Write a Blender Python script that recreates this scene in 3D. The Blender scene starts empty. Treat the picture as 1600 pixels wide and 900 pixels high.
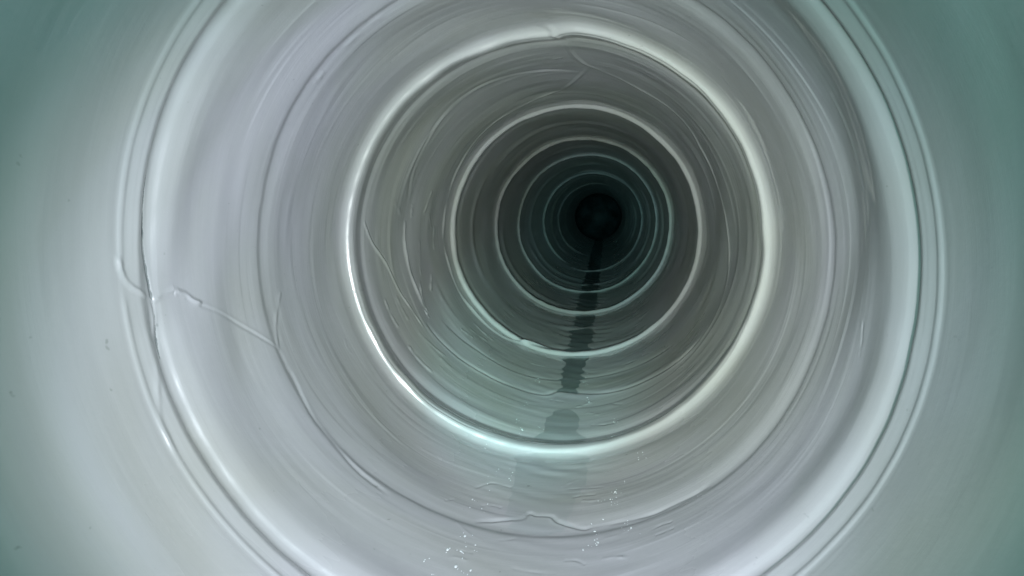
import bpy, math
import numpy as np
from mathutils import Matrix, Vector

# ------------------------------------------------------------------ scene, camera, light
scene = bpy.context.scene
RP = 0.30                                   # pipe radius in metres

cam_data = bpy.data.cameras.new('camera')
cam_data.sensor_width = 36.0
cam_data.lens = 17.1
cam_data.clip_start = 0.01
cam_data.clip_end = 60.0
cam = bpy.data.objects.new('camera', cam_data)
scene.collection.objects.link(cam)
AX_R = Vector((0.98193, 0.17423, -0.07383))
AX_U = Vector((0.04814, 0.14732, 0.98792))
AX_F = Vector((-0.18300, 0.97362, -0.13628))
cam.matrix_world = Matrix((
    (AX_R.x, AX_U.x, -AX_F.x, 0), (AX_R.y, AX_U.y, -AX_F.y, 0),
    (AX_R.z, AX_U.z, -AX_F.z, 0), (0, 0, 0, 1)))
scene.camera = cam

world = bpy.data.worlds.new('World')
scene.world = world
world.use_nodes = True
world.node_tree.nodes['Background'].inputs['Color'].default_value = (0.10, 0.16, 0.17, 1)
world.node_tree.nodes['Background'].inputs['Strength'].default_value = 0.02

scene.view_settings.view_transform = 'Standard'
scene.view_settings.look = 'None'
scene.view_settings.gamma = 1.0
scene.view_settings.exposure = -0.20
scene.view_settings.use_curve_mapping = False
scene.cycles.use_denoising = True
scene.cycles.max_bounces = 7
scene.cycles.diffuse_bounces = 4
scene.cycles.glossy_bounces = 3
scene.cycles.transparent_max_bounces = 12
scene.cycles.sample_clamp_indirect = 4.0


def spot(name, loc, aim, power, half_deg, blend, color, size):
    """One of the inspection crawler's lamps, mounted round the camera."""
    d = bpy.data.lights.new(name, 'SPOT')
    d.energy = power
    d.spot_size = math.radians(2 * half_deg)
    d.spot_blend = blend
    d.color = color
    d.shadow_soft_size = size
    o = bpy.data.objects.new(name, d)
    scene.collection.objects.link(o)
    o.location = loc
    o.rotation_euler = (Vector(aim) - Vector(loc)).to_track_quat('-Z', 'Y').to_euler()
    return o


# crawler lamps: two floods either side of the lens, a mid beam, a long beam, a weak wide rim
FWD = AX_F
spot('flood_lamp', (-0.045, -0.02, -0.03), FWD - AX_R * 0.06 - AX_U * 0.05, 16.8, 45.5, 0.45, (0.90, 0.88, 1.0), 0.008)
spot('flood_lamp', (0.045, -0.02, -0.03), FWD - AX_R * 0.01 - AX_U * 0.05, 14.4, 44.5, 0.45, (0.90, 0.88, 1.0), 0.008)
spot('rim_lamp', (0.0, -0.03, 0.02), FWD, 6.6, 80, 0.9, (0.38, 1.0, 0.90), 0.015)
spot('mid_lamp', (-0.02, -0.03, -0.05), (-0.08, 1.5, -0.08), 28.0, 31, 0.95, (0.88, 1.0, 0.64), 0.008)
spot('low_beam_lamp', (-0.04, -0.03, -0.07), (-0.17, 1.3, -0.33), 56.0, 15.5, 1.0, (0.40, 1.0, 0.97), 0.006)
spot('long_beam_lamp', (-0.01, -0.03, -0.04), (-0.02, 4.0, -0.07), 185.0, 10, 1.0, (0.36, 1.0, 1.0), 0.006)
spot('far_beam_lamp', (0.02, -0.03, -0.02), (0.09, 6.0, -0.03), 450.0, 4.2, 0.8, (0.42, 1.0, 1.0), 0.006)

# ------------------------------------------------------------------ materials


def new_mat(name):
    m = bpy.data.materials.new(name)
    m.use_nodes = True
    nt = m.node_tree
    return m, nt, nt.nodes, nt.links, nt.nodes['Principled BSDF']


def ramp(nodes, stops):
    r = nodes.new('ShaderNodeValToRGB')
    el = r.color_ramp.elements
    while len(el) < len(stops):
        el.new(0.5)
    for e, (p, c) in zip(el, stops):
        e.position = p
        e.color = (*c, 1)
    return r


def noise(nodes, links, vec, scale, detail=4, rough=0.55, dist=0.0):
    n = nodes.new('ShaderNodeTexNoise')
    n.inputs['Scale'].default_value = scale
    n.inputs['Detail'].default_value = detail
    n.inputs['Roughness'].default_value = rough
    n.inputs['Distortion'].default_value = dist
    links.new(vec, n.inputs['Vector'])
    return n


def liner_material():
    m, nt, N, L, b = new_mat('liner_resin')
    tc = N.new('ShaderNodeTexCoord')
    mp = N.new('ShaderNodeMapping')               # stretched round the pipe, fine along it
    mp.inputs['Scale'].default_value = (1.6, 34.0, 1.6)
    L.new(tc.outputs['Object'], mp.inputs['Vector'])
    mp2 = N.new('ShaderNodeMapping')
    mp2.inputs['Scale'].default_value = (2.4, 5.5, 2.4)
    L.new(tc.outputs['Object'], mp2.inputs['Vector'])
    blot = noise(N, L, mp2.outputs[0], 1.0, 3, 0.55, 0.6)
    streak = noise(N, L, mp.outputs[0], 1.0, 3, 0.6, 0.3)
    base = ramp(N, [(0.30, (0.252, 0.256, 0.238)), (0.48, (0.268, 0.273, 0.270)), (0.68, (0.288, 0.285, 0.303))])
    L.new(blot.outputs['Fac'], base.inputs['Fac'])
    mul = N.new('ShaderNodeMix')
    mul.data_type = 'RGBA'
    mul.blend_type = 'MULTIPLY'
    mul.inputs['Factor'].default_value = 1.0
    sr = ramp(N, [(0.25, (0.91, 0.915, 0.905)), (0.6, (1, 1, 1))])
    L.new(streak.outputs['Fac'], sr.inputs['Fac'])
    L.new(base.outputs['Color'], mul.inputs[6])
    L.new(sr.outputs['Color'], mul.inputs[7])
    # small dark specks in the resin
    spk = noise(N, L, tc.outputs['Object'], 95.0, 2, 0.5)
    spr = ramp(N, [(0.735, (1, 1, 1)), (0.79, (0.70, 0.71, 0.70))])
    L.new(spk.outputs['Fac'], spr.inputs['Fac'])
    mul2 = N.new('ShaderNodeMix')
    mul2.data_type = 'RGBA'
    mul2.blend_type = 'MULTIPLY'
    mul2.inputs['Factor'].default_value = 1.0
    L.new(mul.outputs[2], mul2.inputs[6])
    L.new(spr.outputs['Color'], mul2.inputs[7])
    L.new(mul2.outputs[2], b.inputs['Base Color'])
    # the lower wall is wet: glossier, with a ragged upper limit
    sep = N.new('ShaderNodeSeparateXYZ')
    L.new(tc.outputs['Object'], sep.inputs[0])
    edge = N.new('ShaderNodeMath')
    edge.operation = 'MULTIPLY_ADD'
    edge.inputs[1].default_value = 0.22
    L.new(blot.outputs['Fac'], edge.inputs[0])
    L.new(sep.outputs['Z'], edge.inputs[2])
    wet = N.new('ShaderNodeMapRange')
    wet.inputs['From Min'].default_value = -0.08
    wet.inputs['From Max'].default_value = -0.21
    wet.inputs['To Min'].default_value = 0.0
    wet.inputs['To Max'].default_value = 1.0
    L.new(edge.outputs[0], wet.inputs['Value'])
    rr = ramp(N, [(0.3, (0.28,) * 3), (0.7, (0.42,) * 3)])
    L.new(streak.outputs['Fac'], rr.inputs['Fac'])
    rw = N.new('ShaderNodeMix')
    rw.inputs['B'].default_value = 0.25
    L.new(wet.outputs[0], rw.inputs['Factor'])
    L.new(rr.outputs['Color'], rw.inputs['A'])
    L.new(rw.outputs[0], b.inputs['Roughness'])
    b.inputs['Specular IOR Level'].default_value = 0.5
    cw = N.new('ShaderNodeMix')
    cw.inputs['A'].default_value = 0.5
    cw.inputs['B'].default_value = 0.75
    L.new(wet.outputs[0], cw.inputs['Factor'])
    L.new(cw.outputs[0], b.inputs['Coat Weight'])
    b.inputs['Coat Roughness'].default_value = 0.085
    fine = noise(N, L, mp.outputs[0], 2.8, 4, 0.62, 0.4)
    bump1 = N.new('ShaderNodeBump')
    near = N.new('ShaderNodeMapRange')            # the felt shows more beyond the first joint
    near.inputs['From Min'].default_value = 0.36
    near.inputs['From Max'].default_value = 0.60
    near.inputs['To Min'].default_value = 0.10
    near.inputs['To Max'].default_value = 0.24
    L.new(sep.outputs['Y'], near.inputs['Value'])
    L.new(near.outputs[0], bump1.inputs['Strength'])
    bump1.inputs['Distance'].default_value = 0.0022
    L.new(fine.outputs['Fac'], bump1.inputs['Height'])
    grain = noise(N, L, tc.outputs['Object'], 34.0, 5, 0.62)
    bump2 = N.new('ShaderNodeBump')
    bump2.inputs['Strength'].default_value = 0.30
    bump2.inputs['Distance'].default_value = 0.0012
    L.new(grain.outputs['Fac'], bump2.inputs['Height'])
    L.new(bump1.outputs[0], bump2.inputs['Normal'])
    L.new(bump2.outputs[0], b.inputs['Normal'])
    return m


def water_material(name, tint):
    m = bpy.data.materials.new(name)
    m.use_nodes = True
    nt = m.node_tree
    N, L = nt.nodes, nt.links
    N.clear()
    out = N.new('ShaderNodeOutputMaterial')
    mix = N.new('ShaderNodeMixShader')
    tr = N.new('ShaderNodeBsdfTransparent')
    tr.inputs['Color'].default_value = (*tint, 1)
    gl = N.new('ShaderNodeBsdfGlossy')
    gl.inputs['Roughness'].default_value = 0.035
    gl.inputs['Color'].default_value = (1, 1, 1, 1)
    tc = N.new('ShaderNodeTexCoord')
    nz = noise(N, L, tc.outputs['Object'], 26.0, 3, 0.5)
    bp = N.new('ShaderNodeBump')
    bp.inputs['Strength'].default_value = 0.12
    bp.inputs['Distance'].default_value = 0.002
    L.new(nz.outputs['Fac'], bp.inputs['Height'])
    L.new(bp.outputs[0], gl.inputs['Normal'])
    # Schlick reflectance of a thin film, the same from above and below
    geo = N.new('ShaderNodeNewGeometry')
    dot = N.new('ShaderNodeVectorMath')
    dot.operation = 'DOT_PRODUCT'
    L.new(geo.outputs['Incoming'], dot.inputs[0])
    L.new(bp.outputs[0], dot.inputs[1])
    chain = dot.outputs['Value']
    for op, v in (('ABSOLUTE', None), ('SUBTRACT', 1.0), ('POWER', 5.0), ('MULTIPLY_ADD', 0.98)):
        k = N.new('ShaderNodeMath')
        k.operation = op
        if op == 'SUBTRACT':
            k.inputs[0].default_value = v
            L.new(chain, k.inputs[1])
        else:
            L.new(chain, k.inputs[0])
            if v is not None:
                k.inputs[1].default_value = v
            if op == 'MULTIPLY_ADD':
                k.inputs[2].default_value = 0.02
        chain = k.outputs[0]
    L.new(chain, mix.inputs['Fac'])
    L.new(tr.outputs[0], mix.inputs[1])
    L.new(gl.outputs[0], mix.inputs[2])
    L.new(mix.outputs[0], out.inputs['Surface'])
    return m


def droplet_material():
    m, nt, N, L, b = new_mat('droplet_water')
    b.inputs['Base Color'].default_value = (0.48, 0.51, 0.51, 1)
    b.inputs['Roughness'].default_value = 0.2
    b.inputs['Specular IOR Level'].default_value = 0.6
    b.inputs['Coat Weight'].default_value = 1.0
    b.inputs['Coat Roughness'].default_value = 0.03
    return m


def end_dome_material():
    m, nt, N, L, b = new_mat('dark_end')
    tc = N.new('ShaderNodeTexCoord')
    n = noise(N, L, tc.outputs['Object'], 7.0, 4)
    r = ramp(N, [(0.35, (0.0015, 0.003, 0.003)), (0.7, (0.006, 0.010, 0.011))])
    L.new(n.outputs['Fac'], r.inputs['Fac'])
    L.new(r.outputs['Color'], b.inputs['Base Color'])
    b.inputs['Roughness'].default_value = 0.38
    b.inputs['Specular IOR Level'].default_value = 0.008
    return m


def crack_shade_material():  # dark colour painted in place of the shade inside a deep crack
    m, nt, N, L, b = new_mat('crack_shade')
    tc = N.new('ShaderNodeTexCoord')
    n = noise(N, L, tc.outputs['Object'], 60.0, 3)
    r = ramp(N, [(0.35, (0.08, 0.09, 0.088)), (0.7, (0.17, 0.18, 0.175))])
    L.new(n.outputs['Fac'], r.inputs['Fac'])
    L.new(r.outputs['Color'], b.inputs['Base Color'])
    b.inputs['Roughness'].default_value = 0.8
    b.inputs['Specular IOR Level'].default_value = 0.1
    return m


CRACK_SHADE = crack_shade_material()
LINER = liner_material()
WATER = water_material('clear_shallow_water', (0.965, 0.98, 0.98))
PUDDLE = water_material('puddle_water', (0.90, 0.93, 0.93))
DARK_REFLECTION = water_material('dark_reflection_water', (0.72, 0.78, 0.78))  # dark tint deepens the black reflection of the far end
DROPLET = droplet_material()
END_DOME = end_dome_material()

# ------------------------------------------------------------------ the pipe: centre line and wall relief
PATH_Y = [-1.2, .36, .51, .67, .914, 1.19, 1.7, 2.15, 3.0, 4.1, 6.9]
PATH_X = [-0.1571, -0.094, -0.0872, -0.0825, -0.0772, -0.0695, -0.0637, -0.0596, -0.0497, -0.0418, -0.0110]
PATH_Z = [-0.0885, -0.0571, -0.0531, -0.05, -0.0458, -0.0439, -0.0408, -0.0396, -0.0414, -0.043, -0.0270]


def hermite(xs, ys, q):
    """Smooth interpolation through the table (finite-difference tangents)."""
    xs = np.asarray(xs, float)
    ys = np.asarray(ys, float)
    d = np.diff(ys) / np.diff(xs)
    t = np.concatenate(([d[0]], (d[:-1] + d[1:]) / 2, [d[-1]]))
    q = np.asarray(q, float)
    i = np.clip(np.searchsorted(xs, q) - 1, 0, len(xs) - 2)
    h = xs[i + 1] - xs[i]
    u = (q - xs[i]) / h
    return ((2 * u**3 - 3 * u**2 + 1) * ys[i] + (u**3 - 2 * u**2 + u) * h * t[i]
            + (-2 * u**3 + 3 * u**2) * ys[i + 1] + (u**3 - u**2) * h * t[i + 1])


def centre(y):
    return hermite(PATH_Y, PATH_X, y), hermite(PATH_Y, PATH_Z, y)


END_Y = 6.60
# rows along the pipe: spaced to the same apparent step, finer over the joints
rows = list(np.linspace(-1.2, 0.16, 30))
y = 0.16
while y < END_Y:
    rows.append(y)
    if y < 0.30:
        step = 2.6
    elif 0.325 < y < 0.41 or 0.65 < y < 0.735:
        step = 0.5
    elif y < 0.325:
        step = 1.6
    elif any(c - .012 * c < y < c + .03 * c for c in (1.18, 1.686, 2.155, 2.965, 3.085, 4.11)):
        step = 0.34 if y > 1.3 else 0.2
    elif y < 1.17 and y > .735:
        step = 0.62
    else:
        step = 0.95
    y += step * y * y / 228.0
rows.append(END_Y)
ROW = np.array(rows)
# columns round the pipe: denser at the left flank and along the invert, where the folds run lengthwise
tt = np.linspace(0, 360, 7201)
dens = 1.0 + 1.3 * np.exp(-((tt - 190) / 22) ** 2) + 0.9 * np.exp(-((tt - 272) / 22) ** 2) + 0.5 * np.exp(-((tt - 82) / 12) ** 2)
cum = np.concatenate(([0], np.cumsum((dens[1:] + dens[:-1]) / 2)))
NT = 1040
COL = np.interp(np.arange(NT) / NT * cum[-1], cum, tt)
YY, TT = np.meshgrid(ROW, COL, indexing='ij')
TR = np.radians(TT)
rng = np.random.default_rng(7)


def ripple(t, amp, n=4, kmin=1, kmax=7, r=rng):
    s = np.zeros_like(t)
    for _ in range(n):
        s += r.uniform(.4, 1) * np.cos(r.integers(kmin, kmax) * t + r.uniform(0, 6.283))
    return s * amp / n


def window(t_deg, a, b, soft=8.0):
    """1 between the two angles (degrees, anticlockwise from a to b), soft ends."""
    span = (b - a) % 360
    u = (t_deg - a) % 360
    u = np.where(u > span + (360 - span) / 2, u - 360, u)
    return 1 / (1 + np.exp(-u / soft * 4)) / (1 + np.exp((u - span) / soft * 4))


def sstep(u):
    u = np.clip(u, 0, 1)
    return u * u * (3 - 2 * u)


TC = np.radians(COL)
H = np.zeros_like(YY)                       # inward relief in metres


def table_profile(y0, pts, amp=None, wob=0.0, shift=0.0):
    """Add a ring whose section is given by (offset, height) points in millimetres."""
    global H
    off = np.array([p[0] for p in pts]) / 1000
    hh = np.array([p[1] for p in pts]) / 1000
    yc = y0 + ripple(TC, wob, 5, 1, 6) + ripple(TC, wob * .22, 8, 14, 60) + shift
    lo, hi = np.searchsorted(ROW, [y0 + off[0] - .02, y0 + off[-1] + .02])
    u = YY[lo:hi] - yc[None, :]
    inside = (u > off[0]) & (u < off[-1])
    v = np.where(inside, hermite(off, hh, np.clip(u, off[0], off[-1])), 0)
    amp = np.ones(NT) if amp is None else amp
    nicks = 1 + ripple(TC, .22, 8, 9, 45) - .5 * np.clip(ripple(TC, 1.6, 7, 20, 80) - .9, 0, 1)   # small nicks and swellings
    H[lo:hi] += v * (amp * nicks)[None, :]


# nearest joint: a fine raised edge, a shelf, a groove, then a broad swelling
table_profile(.3380, [(-8, 0), (-3, .15), (-1.0, .85), (.4, .95), (3.0, .3), (9, 0)],
              amp=1 - .9 * window(COL, 171, 177, 3), wob=.0012)
table_profile(.3597, [(-32, 0), (-20, .2), (-12, 1.9), (-8, 2.3), (-4.5, .7), (0, -3.0), (3, -3.8), (7, -3.0), (12, -.1), (19, 1.9), (25, 2.7), (34, 2.3), (50, .7), (75, 0)],
              amp=1 + ripple(TC, .22, 4, 1, 5) - .55 * window(COL, 172, 182, 5), wob=.0028)
# low shoulder halfway to the bright joint
table_profile(.5000, [(-30, 0), (-14, .5), (-6, .3), (0, -1.3), (4, -1.5), (14, -.6), (24, .3), (40, .3), (65, 0)],
              amp=.95 + ripple(TC, .5, 5, 1, 6), wob=.005)
# the bright joint, its two ends overlapping at the crown
B_STEP = (sstep((COL - 77) / 9) * .012 * np.exp(-np.clip(COL - 84, 0, 400) / 28)
          - (1 - sstep((COL - 77) / 9)) * .003 * np.exp(-np.clip(78 - COL, 0, 400) / 20))
table_profile(.6700, [(-34, 0), (-16, -.3), (-6, -1.6), (1, -1.2), (5, .4), (8, 2.6), (10, 5.0), (11.6, 8.0), (13.2, 9.4), (17, 10.4), (22, 10.4), (28, 9.4), (36, 6.6), (44, 3.0), (52, .6), (60, -1.4), (72, .2), (84, .9), (110, 0)],
              amp=.92 + ripple(TC, .18, 4, 1, 4), wob=.004,
              shift=B_STEP)
table_profile(.6860, [(-5, 0), (-2.2, -.15), (0, -1.1), (2.2, -.1), (5, 0)], shift=B_STEP,
              amp=np.clip(ripple(TC, 2.2, 6, 1, 9) + .25, 0, 1.2), wob=.007)
table_profile(.6930, [(-6, 0), (-2, .3), (0, .9), (2, .2), (6, 0)], shift=B_STEP,
              amp=np.clip(ripple(TC, 2.2, 6, 1, 9), 0, 1.2), wob=.006)
# joints beyond
table_profile(1.176, [(-45, 0), (-14, -.6), (-4, -.4), (1, 1.0), (3.5, 4.6), (5.5, 7.4), (10, 9.0), (20, 8.2), (40, 1.5), (62, -.8), (80, 0)],
              amp=1 + ripple(TC, .22, 4, 1, 4), wob=.007)
table_profile(1.682, [(-50, 0), (-6, -.4), (1, 1.0), (4, 5.0), (6.5, 7.4), (14, 8.4), (40, 3), (80, 0)],
              amp=1 + ripple(TC, .22, 4, 1, 4), wob=.012)
table_profile(2.150, [(-60, 0), (-8, 0), (2, 1.2), (6, 5.0), (9, 6.6), (20, 7), (50, 2), (100, 0)],
              amp=.92 + ripple(TC, .3, 4, 1, 4), wob=.025)
table_profile(2.960, [(-70, 0), (-10, 0), (4, 1.6), (10, 5.4), (15, 6.8), (30, 7), (70, 2), (120, 0)],
              amp=window(COL, 250, 100, 30), wob=.02)
table_profile(3.080, [(-70, 0), (-10, 0), (4, 1.6), (10, 6.0), (15, 8.0), (30, 8.4), (70, 2), (120, 0)],
              amp=window(COL, 45, 232, 22), wob=.02)
table_profile(4.100, [(-90, 0), (-10, 0), (6, 2), (15, 7.4), (22, 9.4), (40, 9.6), (130, 0)],
              amp=window(COL, 70, 245, 24), wob=.02)
for y0, a, b, hmm in ((2.46, 320, 30, 5), (3.55, 330, 25, 7), (3.85, 318, 20, 6), (2.62, 335, 40, 4),
                      (1.93, 310, 20, 3), (1.90, 70, 112, 3), (2.55, 190, 260, 4), (5.0, 300, 60, 9), (3.35, 60, 140, 5), (4.6, 330, 30, 8), (2.52, 60, 190, 4), (3.55, 120, 230, 7), (4.9, 90, 240, 9), (2.36, 200, 300, 4), (1.40, 60, 130, 2), (1.78, 180, 250, 3), (1.36, 150, 200, 2.2), (1.45, 255, 275, 3.2)):
    k = y0 * 8
    table_profile(y0, [(-4 * k, 0), (-.5 * k, 0), (.8 * k, hmm * .5), (1.8 * k, hmm), (2.6 * k, hmm * .9), (5 * k, 0)],
                  amp=window(COL, a, b, 14), wob=.008 * y0)

# faint rings of the felt, never quite full circles
for _ in range(240):
    y0 = math.exp(rng.uniform(math.log(.24), math.log(4.5)))
    if .335 < y0 < .40:
        continue
    w = y0 * (rng.uniform(.010, .030) if rng.random() < .3 else rng.uniform(.0035, .010))
    near = .5 if y0 < .42 else 1.7 if y0 < 1.2 else 1.2
    a = rng.uniform(-1, 1) * .00040 * near * (w / .012) ** .8
    lo, hi = np.searchsorted(ROW, [y0 - 5 * w - .02 * y0, y0 + 5 * w + .02 * y0])
    yc = y0 + ripple(TC, .012 * y0, 4, 1, 5)
    md = np.clip(.1 + ripple(TC, 1.9, 5, 1, 13), 0, None)
    u = (YY[lo:hi] - yc[None, :]) / w
    H[lo:hi] += a * np.exp(-u * u) * md[None, :] * (1 + .8 * u) * (1 - .8 * np.exp(-((COL - 270) / 14) ** 2))[None, :]

# crisp-edged steps of the felt: sharp on the near side, fading behind
for _ in range(95):
    y0 = math.exp(rng.uniform(math.log(.415), math.log(1.9)))
    w = y0 * rng.uniform(.012, .045)
    a = rng.uniform(.00015, .00060) * (1 if rng.random() < .6 else -1) * (1 if y0 < .7 else 1.5)
    lo, hi = np.searchsorted(ROW, [y0 - 3 * w - .03 * y0, y0 + 6 * w + .03 * y0])
    yc = y0 + ripple(TC, .02 * y0, 5, 1, 5)
    md = np.clip(ripple(TC, 2.4, 5, 1, 9) + .1, 0, 1.2)
    u = (YY[lo:hi] - yc[None, :]) / w
    H[lo:hi] += a * np.exp(-np.clip(u, 0, None) * 1.2) / (1 + np.exp(-np.clip(u, -3, 3) * 14)) * md[None, :] * (1 - .6 * np.exp(-((COL - 270) / 12) ** 2))[None, :]

# slow unevenness of the whole wall, the invert worn smoother
worn = 1 - .88 * np.exp(-((TT - 270) / 16) ** 2)
for _ in range(26):
    ky = rng.uniform(2, 26)
    kt = rng.integers(0, 9)
    amp = .0011 / (1 + .16 * ky + .25 * kt)
    H += amp * np.cos(ky * np.log(np.clip(YY, .15, None)) * 1.6 + kt * TR + rng.uniform(0, 6.283)) * np.clip((YY - .1) / .3, 0, 1) * worn

# lumpy skin along the invert
inv = np.exp(-((TT - 270) / 17) ** 2) * np.clip((YY - .3) / .15, 0, 1)
for _ in range(70):
    ky = rng.uniform(60, 210)
    kt = rng.uniform(8, 34)
    H += inv * (.00002 + .00008 * np.clip(YY - .8, 0, 1)) * np.cos(ky * np.log(np.clip(YY, .15, None)) + kt * TR + rng.uniform(0, 6.283))

FOLDS = [
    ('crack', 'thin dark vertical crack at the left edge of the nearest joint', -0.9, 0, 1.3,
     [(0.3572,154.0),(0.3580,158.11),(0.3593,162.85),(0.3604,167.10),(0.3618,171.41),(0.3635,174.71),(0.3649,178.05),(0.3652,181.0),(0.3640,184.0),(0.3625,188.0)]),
    ('fold', 'pale fold line running down from the crack at the nearest joint', 0.9, -0.4, 2.8,
     [(0.3649,178.05),(0.3653,181.41),(0.3588,185.57),(0.3521,189.69),(0.3459,193.81),(0.3404,198.56),(0.3381,203.72)]),
    ('crease', 'wavy crease running from the crack across the near liner length', -0.5, 0.9, 2.2,
     [(0.3650,177.84),(0.3791,177.81),(0.3947,177.80),(0.4038,179.57),(0.4207,181.48),(0.4459,184.52),(0.4746,189.38),(0.5009,194.60)]),
    ('fold', 'raised wavy lip joining the dark crack to the wavy crease', 2.0, -0.9, 3,
     [(0.3640,178.3),(0.3760,177.5),(0.3870,177.0),(0.3960,177.80),(0.4060,179.57),(0.4150,180.4)]),
    ('fold', 'small crumpled fold where the near joint edge meets the crack', 1.3, 0.6, 2.4,
     [(0.3345,169.5),(0.3385,173.0),(0.3440,175.0),(0.3520,176.2),(0.3600,177.6)]),
    ('crease', 'short upright crease meeting the wavy crease', 0.5, -0.7, 3,
     [(0.5305,182.20),(0.5204,185.63),(0.5102,188.98),(0.5009,194.60)]),
    ('crease', 'dark crease curving down from the end of the wavy crease', -0.9, 0.9, 3.5,
     [(0.5009,194.60),(0.5022,198.29),(0.5035,201.93),(0.4973,211.63),(0.4954,218.86),(0.4910,227.53),(0.4885,236.68)]),
    ('fold', 'long slanting fold just beyond the bright joint, at its left', 1.8, -1.4, 3.2,
     [(0.7423,167.19),(0.7673,173.48),(0.8192,182.95),(0.8427,193.53),(0.8585,199.57),(0.8648,203.74),(0.8696,208.61)]),
    ('fold', 'short bright curved fold right of the long slanting fold', 3.2, 0.4, 4.4,
     [(0.9074,168.18),(0.9037,176.48),(0.9065,186.21),(0.9117,193.91),(0.9184,202.68)]),
    ('fold', None, 1.8, 0.5, 4,
     [(0.9439,191.75),(0.9267,198.37),(0.9205,204.45)]),
    ('fold', None, 2, 0, 3.5,
     [(1.0200,191.06),(0.9816,197.52)]),
    ('fold', None, 2.5, 0, 2.5,
     [(0.9129,203.00),(0.9148,206.75)]),
    ('fold', 'thin fold curving down the upper left from the crown towards the slim joint', 2.2, 0.4, 3.8,
     [(0.8462,74.70),(0.9380,79.80),(1.0347,87.17),(1.0590,92.72),(1.0880,107.13),(1.0895,119.52),(1.1053,133.75),(1.1199,149.82),(1.1311,158.81)]),
    ('fold', 'thin bright curved fold hugging the lower left of the slim joint', 5.5, 0, 4.4,
     [(1.1311,158.81),(1.1219,173.44),(1.1259,180.78),(1.1352,191.50),(1.1412,204.65),(1.1476,215.87),(1.1551,233.09),(1.1920,247.18),(1.2117,262.75)]),
    ('fold', 'fold branching from the crown of the bright joint down the right side', 1.5, 0.6, 4.5,
     [(0.7235,80.85),(0.7872,80.24),(0.8418,77.66),(0.8656,74.83),(0.8956,67.51),(0.9143,58.30),(0.9170,47.69),(0.9245,37.77),(0.9435,30.78),(0.9486,22.34),(0.9422,13.37),(0.9250,3.39),(0.9068,351.75),(0.8820,341.50),(0.8620,330.84),(0.8557,319.66)]),
    ('crease', 'faint curved crease across the upper left behind the bright joint', -0.3, 1, 7,
     [(0.9076,79.42),(0.8952,88.82),(0.8712,101.12),(0.8585,113.32),(0.8595,125.45),(0.8751,139.02),(0.8850,150.24),(0.9084,159.79)]),
    ('crease', 'dark curved crease crossing the stream behind the bright joint', -1, -2.6, 7,
     [(0.8849,207.48),(0.8968,220.38),(0.9058,235.43),(0.9096,248.77),(0.9105,261.17),(0.9324,267.96),(0.9014,283.84),(0.8851,297.10),(0.8687,312.65),(0.8621,323.30)]),
    ('crease', None, -0.3, -1.3, 7,
     [(0.9606,209.89),(0.9795,227.62),(0.9891,245.51),(0.9965,261.54),(1.0062,279.58),(0.9889,298.33),(0.9691,312.85)]),
    ('crease', 'dark wavy crease with a pale lip across the near invert', -1.6, -1.5, 3,
     [(0.5072,255.95),(0.5198,262.46),(0.5264,266.34),(0.5372,267.46),(0.5331,269.08),(0.5326,272.33),(0.5240,273.98),(0.5085,279.24),(0.5078,282.05)]),
    ('crease', 'faint dark crease continuing right from the wavy invert crease', -0.8, -0.6, 3,
     [(0.5083,281.63),(0.5068,286.98),(0.5028,292.62),(0.5022,299.83),(0.5020,308.94)]),
    ('dent', None, -0.495, -0.495, 2.2,
     [(0.5651,252.75),(0.5800,254.97),(0.5866,257.17),(0.5840,261.42)]),
    ('dent', None, -0.495, -0.44, 2.2,
     [(0.5688,276.58),(0.5707,279.19),(0.5689,282.62)]),
    ('dent', None, -0.275, -0.385, 2,
     [(0.4738,294.84),(0.4750,297.18),(0.4726,299.47)]),
    ('dent', None, -0.275, -0.385, 2,
     [(0.4619,295.62),(0.4618,297.63),(0.4616,299.78)]),
    ('dent', None, -0.385, -0.33, 2,
     [(0.4582,276.86),(0.4559,279.46),(0.4489,281.47)]),
    ('dent', None, -0.44, -0.385, 2.2,
     [(0.5231,247.67),(0.5318,249.51)]),
    ('dent', None, 0.55, 0.33, 1.8,
     [(0.6272,198.93),(0.6236,201.43),(0.6253,203.71)]),
    ('fold', 'short overlap fold at the crown of the bright joint', 1.0, -1.0, 5,
     [(0.6768,87.74),(0.6901,84.19),(0.7080,81.26),(0.7333,79.29)]),
    ('crease', 'thin dark crease line in the lower face of the bright joint', -0.9, 0, 1.6,
     [(0.6943,236.43),(0.6963,244.98),(0.6995,252.97),(0.6971,266.53),(0.7060,279.50),(0.7068,294.85)]),
    ('crease', 'thin line in the left face of the bright joint', -0.9, 0.4, 1.6,
     [(0.7106,158.37),(0.7143,167.98),(0.7110,176.57),(0.7147,185.46),(0.7184,193.72)]),
    ('fold', None, 1.2, 0, 3,
     [(1.0953,113.41),(1.1026,110.68),(1.1302,105.79)]),
    ('dent', None, 0.55, 0, 3,
     [(0.8289,86.93),(0.8211,83.64)]),
    ('dent', None, -0.275, 0.275, 1.8,
     [(0.4227,351.68),(0.4184,348.89),(0.4162,345.96)]),
    ('fold', None, 0.5, 0.4, 4,
     [(0.5065,124.61),(0.5073,120.23),(0.5070,113.64)]),
    ('fold', None, 0.5, 0.4, 4,
     [(0.5083,133.89),(0.5081,130.93)]),
]
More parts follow.
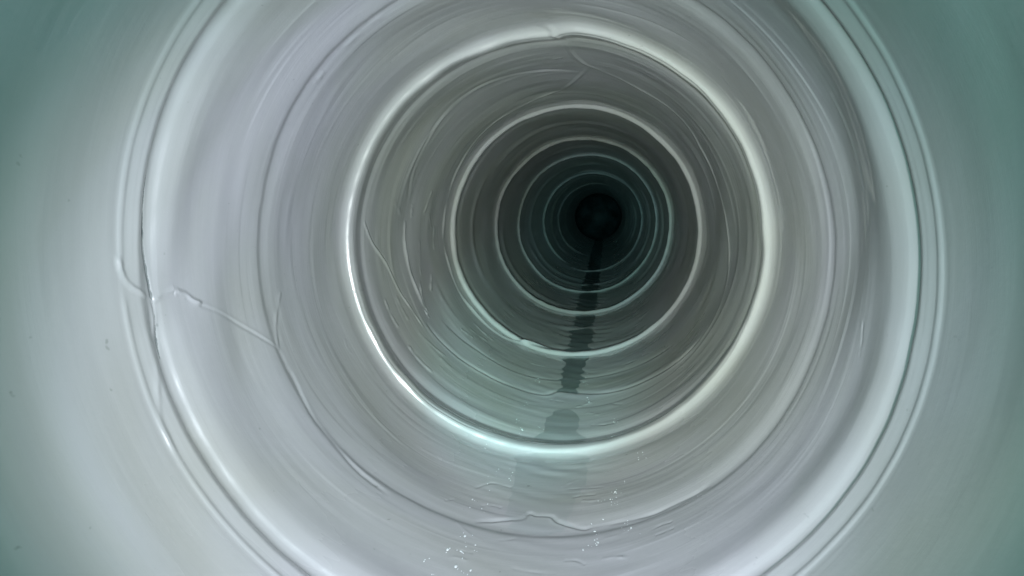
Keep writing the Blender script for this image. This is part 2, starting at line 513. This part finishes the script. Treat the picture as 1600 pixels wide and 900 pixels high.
DROPS=[(0.5820,255.20),(0.6139,255.91),(0.6211,260.13),(0.6004,260.27),(0.5440,253.27),(0.5267,257.03),(0.4748,254.43),(0.4783,255.49),(0.4458,256.83),(0.4337,256.28),(0.4330,250.72),(0.4163,252.68),(0.4279,258.98),(0.4520,253.42),(0.4613,258.46),(0.4556,255.94),(0.5623,287.45),(0.5657,287.14),(0.5517,286.22),(0.5405,287.27),(0.5421,287.72),(0.5531,284.85),(0.6361,294.74),(0.6222,293.53),(0.5812,289.39),(0.5026,289.09),(0.4885,290.59),(0.4874,289.21),(0.4926,283.05),(0.4800,283.31),(0.4757,283.48),(0.4768,281.74),(0.5015,282.68),(0.7768,287.20),(0.7591,287.38),(0.8952,277.51),(0.8754,278.14),(0.8524,256.67),(0.7823,255.47),(0.7680,255.78),(0.7476,258.17),(0.7458,258.44),(0.7667,263.35),(0.7040,286.69),(0.9911,256.40),(0.9750,257.65),(0.9733,255.87),(1.0151,275.58),(0.9891,276.62),(0.9744,276.26),(0.9838,275.14),(1.0032,277.52),(1.0264,276.26),(0.6669,250.57)]

# ------------------------------------------------------------------ folds, creases and cracks
FOLD_ID = np.zeros(YY.shape, np.int16)
FOLD_BEST = np.full(YY.shape, 1.0)          # normalised distance to the fold that owns the spot


def smooth_line(pts, n=8):
    p = np.array(pts, float)
    p[:, 1] = np.degrees(np.unwrap(np.radians(p[:, 1])))
    s = np.arange(len(p))
    q = np.linspace(0, len(p) - 1, (len(p) - 1) * n + 1)
    if len(p) < 3:
        return np.stack([np.interp(q, s, p[:, 0]), np.interp(q, s, p[:, 1])], -1)
    return np.stack([hermite(s, p[:, 0], q), hermite(s, p[:, 1], q)], -1)


# small short wrinkles: on the left wall past the bright joint, and along the wet invert
for n in range(58):
    if n < 26:
        yw, tw = rng.uniform(.77, 1.13), rng.uniform(158, 236)
        span, slant = rng.uniform(2, 7), rng.normal(0, .012)
        rd, wd = rng.uniform(.4, 1.5), rng.uniform(3.8, 5.0)
    else:
        yw, tw = rng.choice([rng.uniform(.44, .63), rng.uniform(.44, .63), rng.uniform(.76, 1.1)]), rng.choice([rng.normal(258, 5), rng.normal(284, 7)])
        span, slant = rng.uniform(1.5, 5), rng.normal(0, .006)
        wd = 2.0 if yw < .7 else 3.4
        rd = rng.choice([-1, 1]) * rng.uniform(.2, .55) * wd / 2
    FOLDS.append(('wrinkle', None, rd, rng.uniform(-.5, .5) * abs(rd), wd,
                  [(yw - slant, tw - span), (yw + rng.normal(0, .002), tw), (yw + slant, tw + span)]))

for k, (kind, label, ridge, deriv, width, pts) in enumerate(FOLDS, 1):
    ln = smooth_line(pts)
    w = width / 1000
    reach = 3.2 * w
    jag = np.convolve(rng.normal(0, 1, len(ln)), np.ones(5) / 5, 'same') * w * (.08 if kind == 'wrinkle' else .22)
    ln[:, 0] += jag
    a0, a1 = ln[:, 1].min() - math.degrees(reach / RP), ln[:, 1].max() + math.degrees(reach / RP)
    lo, hi = np.searchsorted(ROW, [ln[:, 0].min() - reach, ln[:, 0].max() + reach])
    cols = np.where(((COL - a0) % 360) < (a1 - a0))[0]
    sub = np.ix_(np.arange(lo, hi), cols)
    gy = YY[sub]
    gt = np.radians(a0 + (TT[sub] - a0) % 360) * RP
    py = ln[:, 0]
    pt = np.radians(ln[:, 1]) * RP
    best = np.full(gy.shape, 1e9)
    sign = np.zeros(gy.shape)
    along = np.zeros(gy.shape)
    m = len(py) - 1
    for i in range(m):
        ey, et = py[i + 1] - py[i], pt[i + 1] - pt[i]
        l2 = ey * ey + et * et + 1e-12
        u = np.clip(((gy - py[i]) * ey + (gt - pt[i]) * et) / l2, 0, 1)
        dy, dt = gy - (py[i] + u * ey), gt - (pt[i] + u * et)
        d = np.hypot(dy, dt)
        nb = d < best
        ny = abs(et) / math.sqrt(l2)
        nt_ = -ey / math.sqrt(l2) * (1 if et >= 0 else -1)
        best = np.where(nb, d, best)
        sign = np.where(nb, dy * ny + dt * nt_, sign)
        along = np.where(nb, (i + u) / m, along)
    length = float(np.hypot(np.diff(py), np.diff(pt)).sum())
    if kind == 'wrinkle' and (FOLD_ID[sub][best < 1.5 * w] > 0).any():
        continue                              # keep small wrinkles clear of the larger folds
    taper = np.clip(np.minimum(along, 1 - along) / .10, 0, 1) ** .7
    vary = np.clip(.68 + .5 * np.sin(along * rng.uniform(6, 14) + rng.uniform(0, 6)) * np.sin(along * (3 + 22 * length) + k), .12, 1.3)
    g = np.exp(-(best / w) ** 2)
    H[sub] += (ridge * g + deriv * 1.6 * (sign / w) * g) / 1000 * taper * vary
    rel = best / ((.8 + .25 * np.sin(along * 23) * np.sin(along * 61 + k)) * w * np.clip(taper, .3, 1) + 1e-9 if kind == 'crack' else 1.35 * w)
    own = (rel < 1) & (rel < FOLD_BEST[sub])
    FOLD_ID[sub] = np.where(own, k, FOLD_ID[sub])
    FOLD_BEST[sub] = np.where(own, rel, FOLD_BEST[sub])

# ------------------------------------------------------------------ wall surface, cut into its parts
CX, CZ = centre(ROW)
RAD = RP - H
PX = CX[:, None] + RAD * np.cos(TR)
PZ = CZ[:, None] + RAD * np.sin(TR)
POS = np.stack([PX, YY, PZ], -1)
dY = np.gradient(POS, axis=0)
ext = np.concatenate([POS[:, -1:], POS, POS[:, :1]], 1)
dT = ext[:, 2:] - ext[:, :-2]
NRM = np.cross(dY, dT)
NRM /= np.linalg.norm(NRM, axis=-1, keepdims=True)
toward = (CX[:, None] - PX) * NRM[..., 0] + (CZ[:, None] - PZ) * NRM[..., 2]
if toward.mean() < 0:
    NRM = -NRM

NR = len(ROW)
VID = np.arange(NR * NT).reshape(NR, NT)
Q = np.stack([VID[:-1], np.roll(VID[:-1], -1, 1), np.roll(VID[1:], -1, 1), VID[1:]], -1)
POSF, NRMF = POS.reshape(-1, 3), NRM.reshape(-1, 3)


def wall_mesh(name, faces, material, parent):
    """One mesh object out of the given wall quads, shaded with the wall's own normals."""
    used, idx = np.unique(faces, return_inverse=True)
    idx = idx.reshape(-1, 4)
    c = POSF[used]
    me = bpy.data.meshes.new(name)
    me.vertices.add(len(used))
    me.vertices.foreach_set('co', c.ravel())
    me.loops.add(idx.size)
    me.loops.foreach_set('vertex_index', idx.ravel().astype(np.int32))
    me.polygons.add(len(idx))
    me.polygons.foreach_set('loop_start', np.arange(0, idx.size, 4, dtype=np.int32))
    me.polygons.foreach_set('loop_total', np.full(len(idx), 4, np.int32))
    me.update(calc_edges=True)
    me.polygons.foreach_set('use_smooth', np.ones(len(idx), bool))
    me.normals_split_custom_set_from_vertices(NRMF[used].tolist())
    me.materials.append(material)
    o = bpy.data.objects.new(name, me)
    scene.collection.objects.link(o)
    o.parent = parent
    return o


pipe = bpy.data.objects.new('lined_pipe', None)
scene.collection.objects.link(pipe)
pipe['label'] = 'long round pipe with glossy pale grey resin lining and raised joint rings'
pipe['category'] = 'pipe'

CUTS = [
    (-9.0, 'liner_length', 'smooth nearest length of lining before the first joint'),
    (.3290, 'joint_ring', 'nearest joint, a broad double band with a dark groove'),
    (.4130, 'liner_length', 'pale lining between the nearest joint and the low shoulder'),
    (.4900, 'shoulder_ring', 'low dark-edged shoulder ring'),
    (.5300, 'liner_length', 'grey lining just before the bright joint'),
    (.6580, 'joint_ring', 'thick bright joint ring'),
    (.7420, 'liner_length', 'wrinkled lining beyond the thick bright joint'),
    (1.165, 'joint_ring', 'slim bright joint ring beyond the wrinkled lining'),
    (1.240, 'liner_length', None),
    (1.670, 'joint_ring', None),
    (1.760, 'liner_length', None),
    (2.135, 'joint_ring', None),
    (2.240, 'liner_length', None),
    (2.940, 'joint_ring', None),
    (3.200, 'liner_length', None),
    (4.080, 'joint_ring', None),
    (4.230, 'liner_length', 'darkest length of lining at the far end'),
]
row_mid = (ROW[:-1] + ROW[1:]) / 2
row_part = np.searchsorted([c[0] for c in CUTS], row_mid) - 1
fid = FOLD_ID[:-1]
parts = []
for i, (y0, nm, lab) in enumerate(CUTS):
    sel = row_part == i
    q = Q[sel][fid[sel] == 0]
    o = wall_mesh(nm, q, LINER, pipe)
    if lab:
        o['label'] = lab
    parts.append(o)
for k, (kind, label, ridge, deriv, width, pts) in enumerate(FOLDS, 1):
    msk = fid == k
    if not msk.any():
        continue
    home = np.bincount(row_part[np.nonzero(msk)[0]]).argmax()
    o = wall_mesh(kind, Q[msk], CRACK_SHADE if kind == 'crack' else LINER, parts[home])
    if label:
        o['label'] = label

# ------------------------------------------------------------------ water lying along the invert


def water_sheet(name, y0, y1, depth_pts, n, label, material):
    ys = np.exp(np.linspace(math.log(y0), math.log(y1), n))
    cx, cz = centre(ys)
    dep = np.interp(ys, [p[0] for p in depth_pts], [p[1] for p in depth_pts]) / 1000
    half = np.sqrt(np.clip(2 * RP * np.clip(dep, 0, None), 0, None)) * 1.5 + .012
    across = np.linspace(-1, 1, 9)
    vs, fs = [], []
    for i in range(n):
        for a in across:
            vs.append((cx[i] + a * half[i], ys[i], cz[i] - RP + dep[i]))
    for i in range(n - 1):
        for j in range(8):
            p = i * 9 + j
            fs.append((p, p + 1, p + 10, p + 9))
    me = bpy.data.meshes.new(name)
    me.from_pydata(vs, [], fs)
    me.polygons.foreach_set('use_smooth', np.ones(len(fs), bool))
    me.materials.append(material)
    o = bpy.data.objects.new(name, me)
    scene.collection.objects.link(o)
    o['kind'] = 'structure'
    o['label'] = label
    return o


water_sheet('water', .500, .690, [(.500, -.4), (.515, 1.2), (.53, 2.6), (.58, 4.0), (.70, 4.6)], 60,
            'shallow smooth water lying in the invert before the bright joint', WATER)
water_sheet('water', .700, .868, [(.70, 2.8), (.72, 2.6), (.80, 1.6), (.845, .3), (.868, -1.2)], 40,
            'small round-ended puddle held behind the bright joint', PUDDLE)
water_sheet('water', .86, 6.55, [(.86, -1.5), (.915, -.6), (.94, .6), (1.0, .8), (1.3, 1.4), (1.8, 2.0), (2.5, 2.8), (4.0, 3.8), (6.6, 5)], 220,
            'narrow dark stream running along the far invert', DARK_REFLECTION)

# ------------------------------------------------------------------ droplets on the invert
import bmesh
bm = bmesh.new()
pts_all = list(DROPS)
for (yd, td) in DROPS:
    for _ in range(2):
        pts_all.append((yd + rng.normal(0, .008), td + rng.normal(0, .8)))
for n, (yd, td) in enumerate(pts_all):
    i = int(np.clip(np.searchsorted(ROW, yd), 1, NR - 2))
    j = int(np.argmin(abs((COL - td + 180) % 360 - 180)))
    p, nr = POS[i, j], Vector(NRM[i, j])
    r = rng.choice([.0004, .0006, .0008, .0013]) if n < len(DROPS) else rng.uniform(.0003, .0008)
    rot = nr.to_track_quat('Z', 'Y').to_matrix().to_4x4()
    mat = Matrix.Translation(Vector(p)) @ rot @ Matrix.Diagonal((r * rng.uniform(.8, 2.4), r * rng.uniform(.7, 1.3), r * .5, 1))
    bmesh.ops.create_icosphere(bm, subdivisions=2, radius=1.0, matrix=mat)
me = bpy.data.meshes.new('water_droplets')
bm.to_mesh(me)
bm.free()
me.polygons.foreach_set('use_smooth', np.ones(len(me.polygons), bool))
me.materials.append(DROPLET)
drops = bpy.data.objects.new('water_droplets', me)
scene.collection.objects.link(drops)
drops['kind'] = 'stuff'
drops['label'] = 'scattered tiny glinting water droplets on either side of the invert'
drops['category'] = 'droplets'

# ------------------------------------------------------------------ the dark end of the pipe, closed by a near-black dome
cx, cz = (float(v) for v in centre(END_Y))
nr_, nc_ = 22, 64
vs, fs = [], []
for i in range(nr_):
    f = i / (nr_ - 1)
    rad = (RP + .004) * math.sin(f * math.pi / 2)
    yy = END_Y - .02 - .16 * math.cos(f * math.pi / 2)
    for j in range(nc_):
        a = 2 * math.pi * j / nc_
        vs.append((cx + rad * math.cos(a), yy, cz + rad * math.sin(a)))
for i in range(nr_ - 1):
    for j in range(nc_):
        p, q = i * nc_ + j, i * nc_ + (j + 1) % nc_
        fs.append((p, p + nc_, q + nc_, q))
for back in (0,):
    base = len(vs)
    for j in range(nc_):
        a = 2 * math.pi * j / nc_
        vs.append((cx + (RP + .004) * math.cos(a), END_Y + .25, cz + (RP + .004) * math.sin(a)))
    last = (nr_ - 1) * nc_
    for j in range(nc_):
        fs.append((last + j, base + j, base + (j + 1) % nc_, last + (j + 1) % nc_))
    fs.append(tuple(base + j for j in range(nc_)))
me = bpy.data.meshes.new('end_dome')
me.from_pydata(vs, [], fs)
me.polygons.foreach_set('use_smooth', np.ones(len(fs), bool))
me.materials.append(END_DOME)
dome = bpy.data.objects.new('end_dome', me)
scene.collection.objects.link(dome)
dome['label'] = 'small black rounded disc filling the far end of the pipe'
dome['category'] = 'dome'
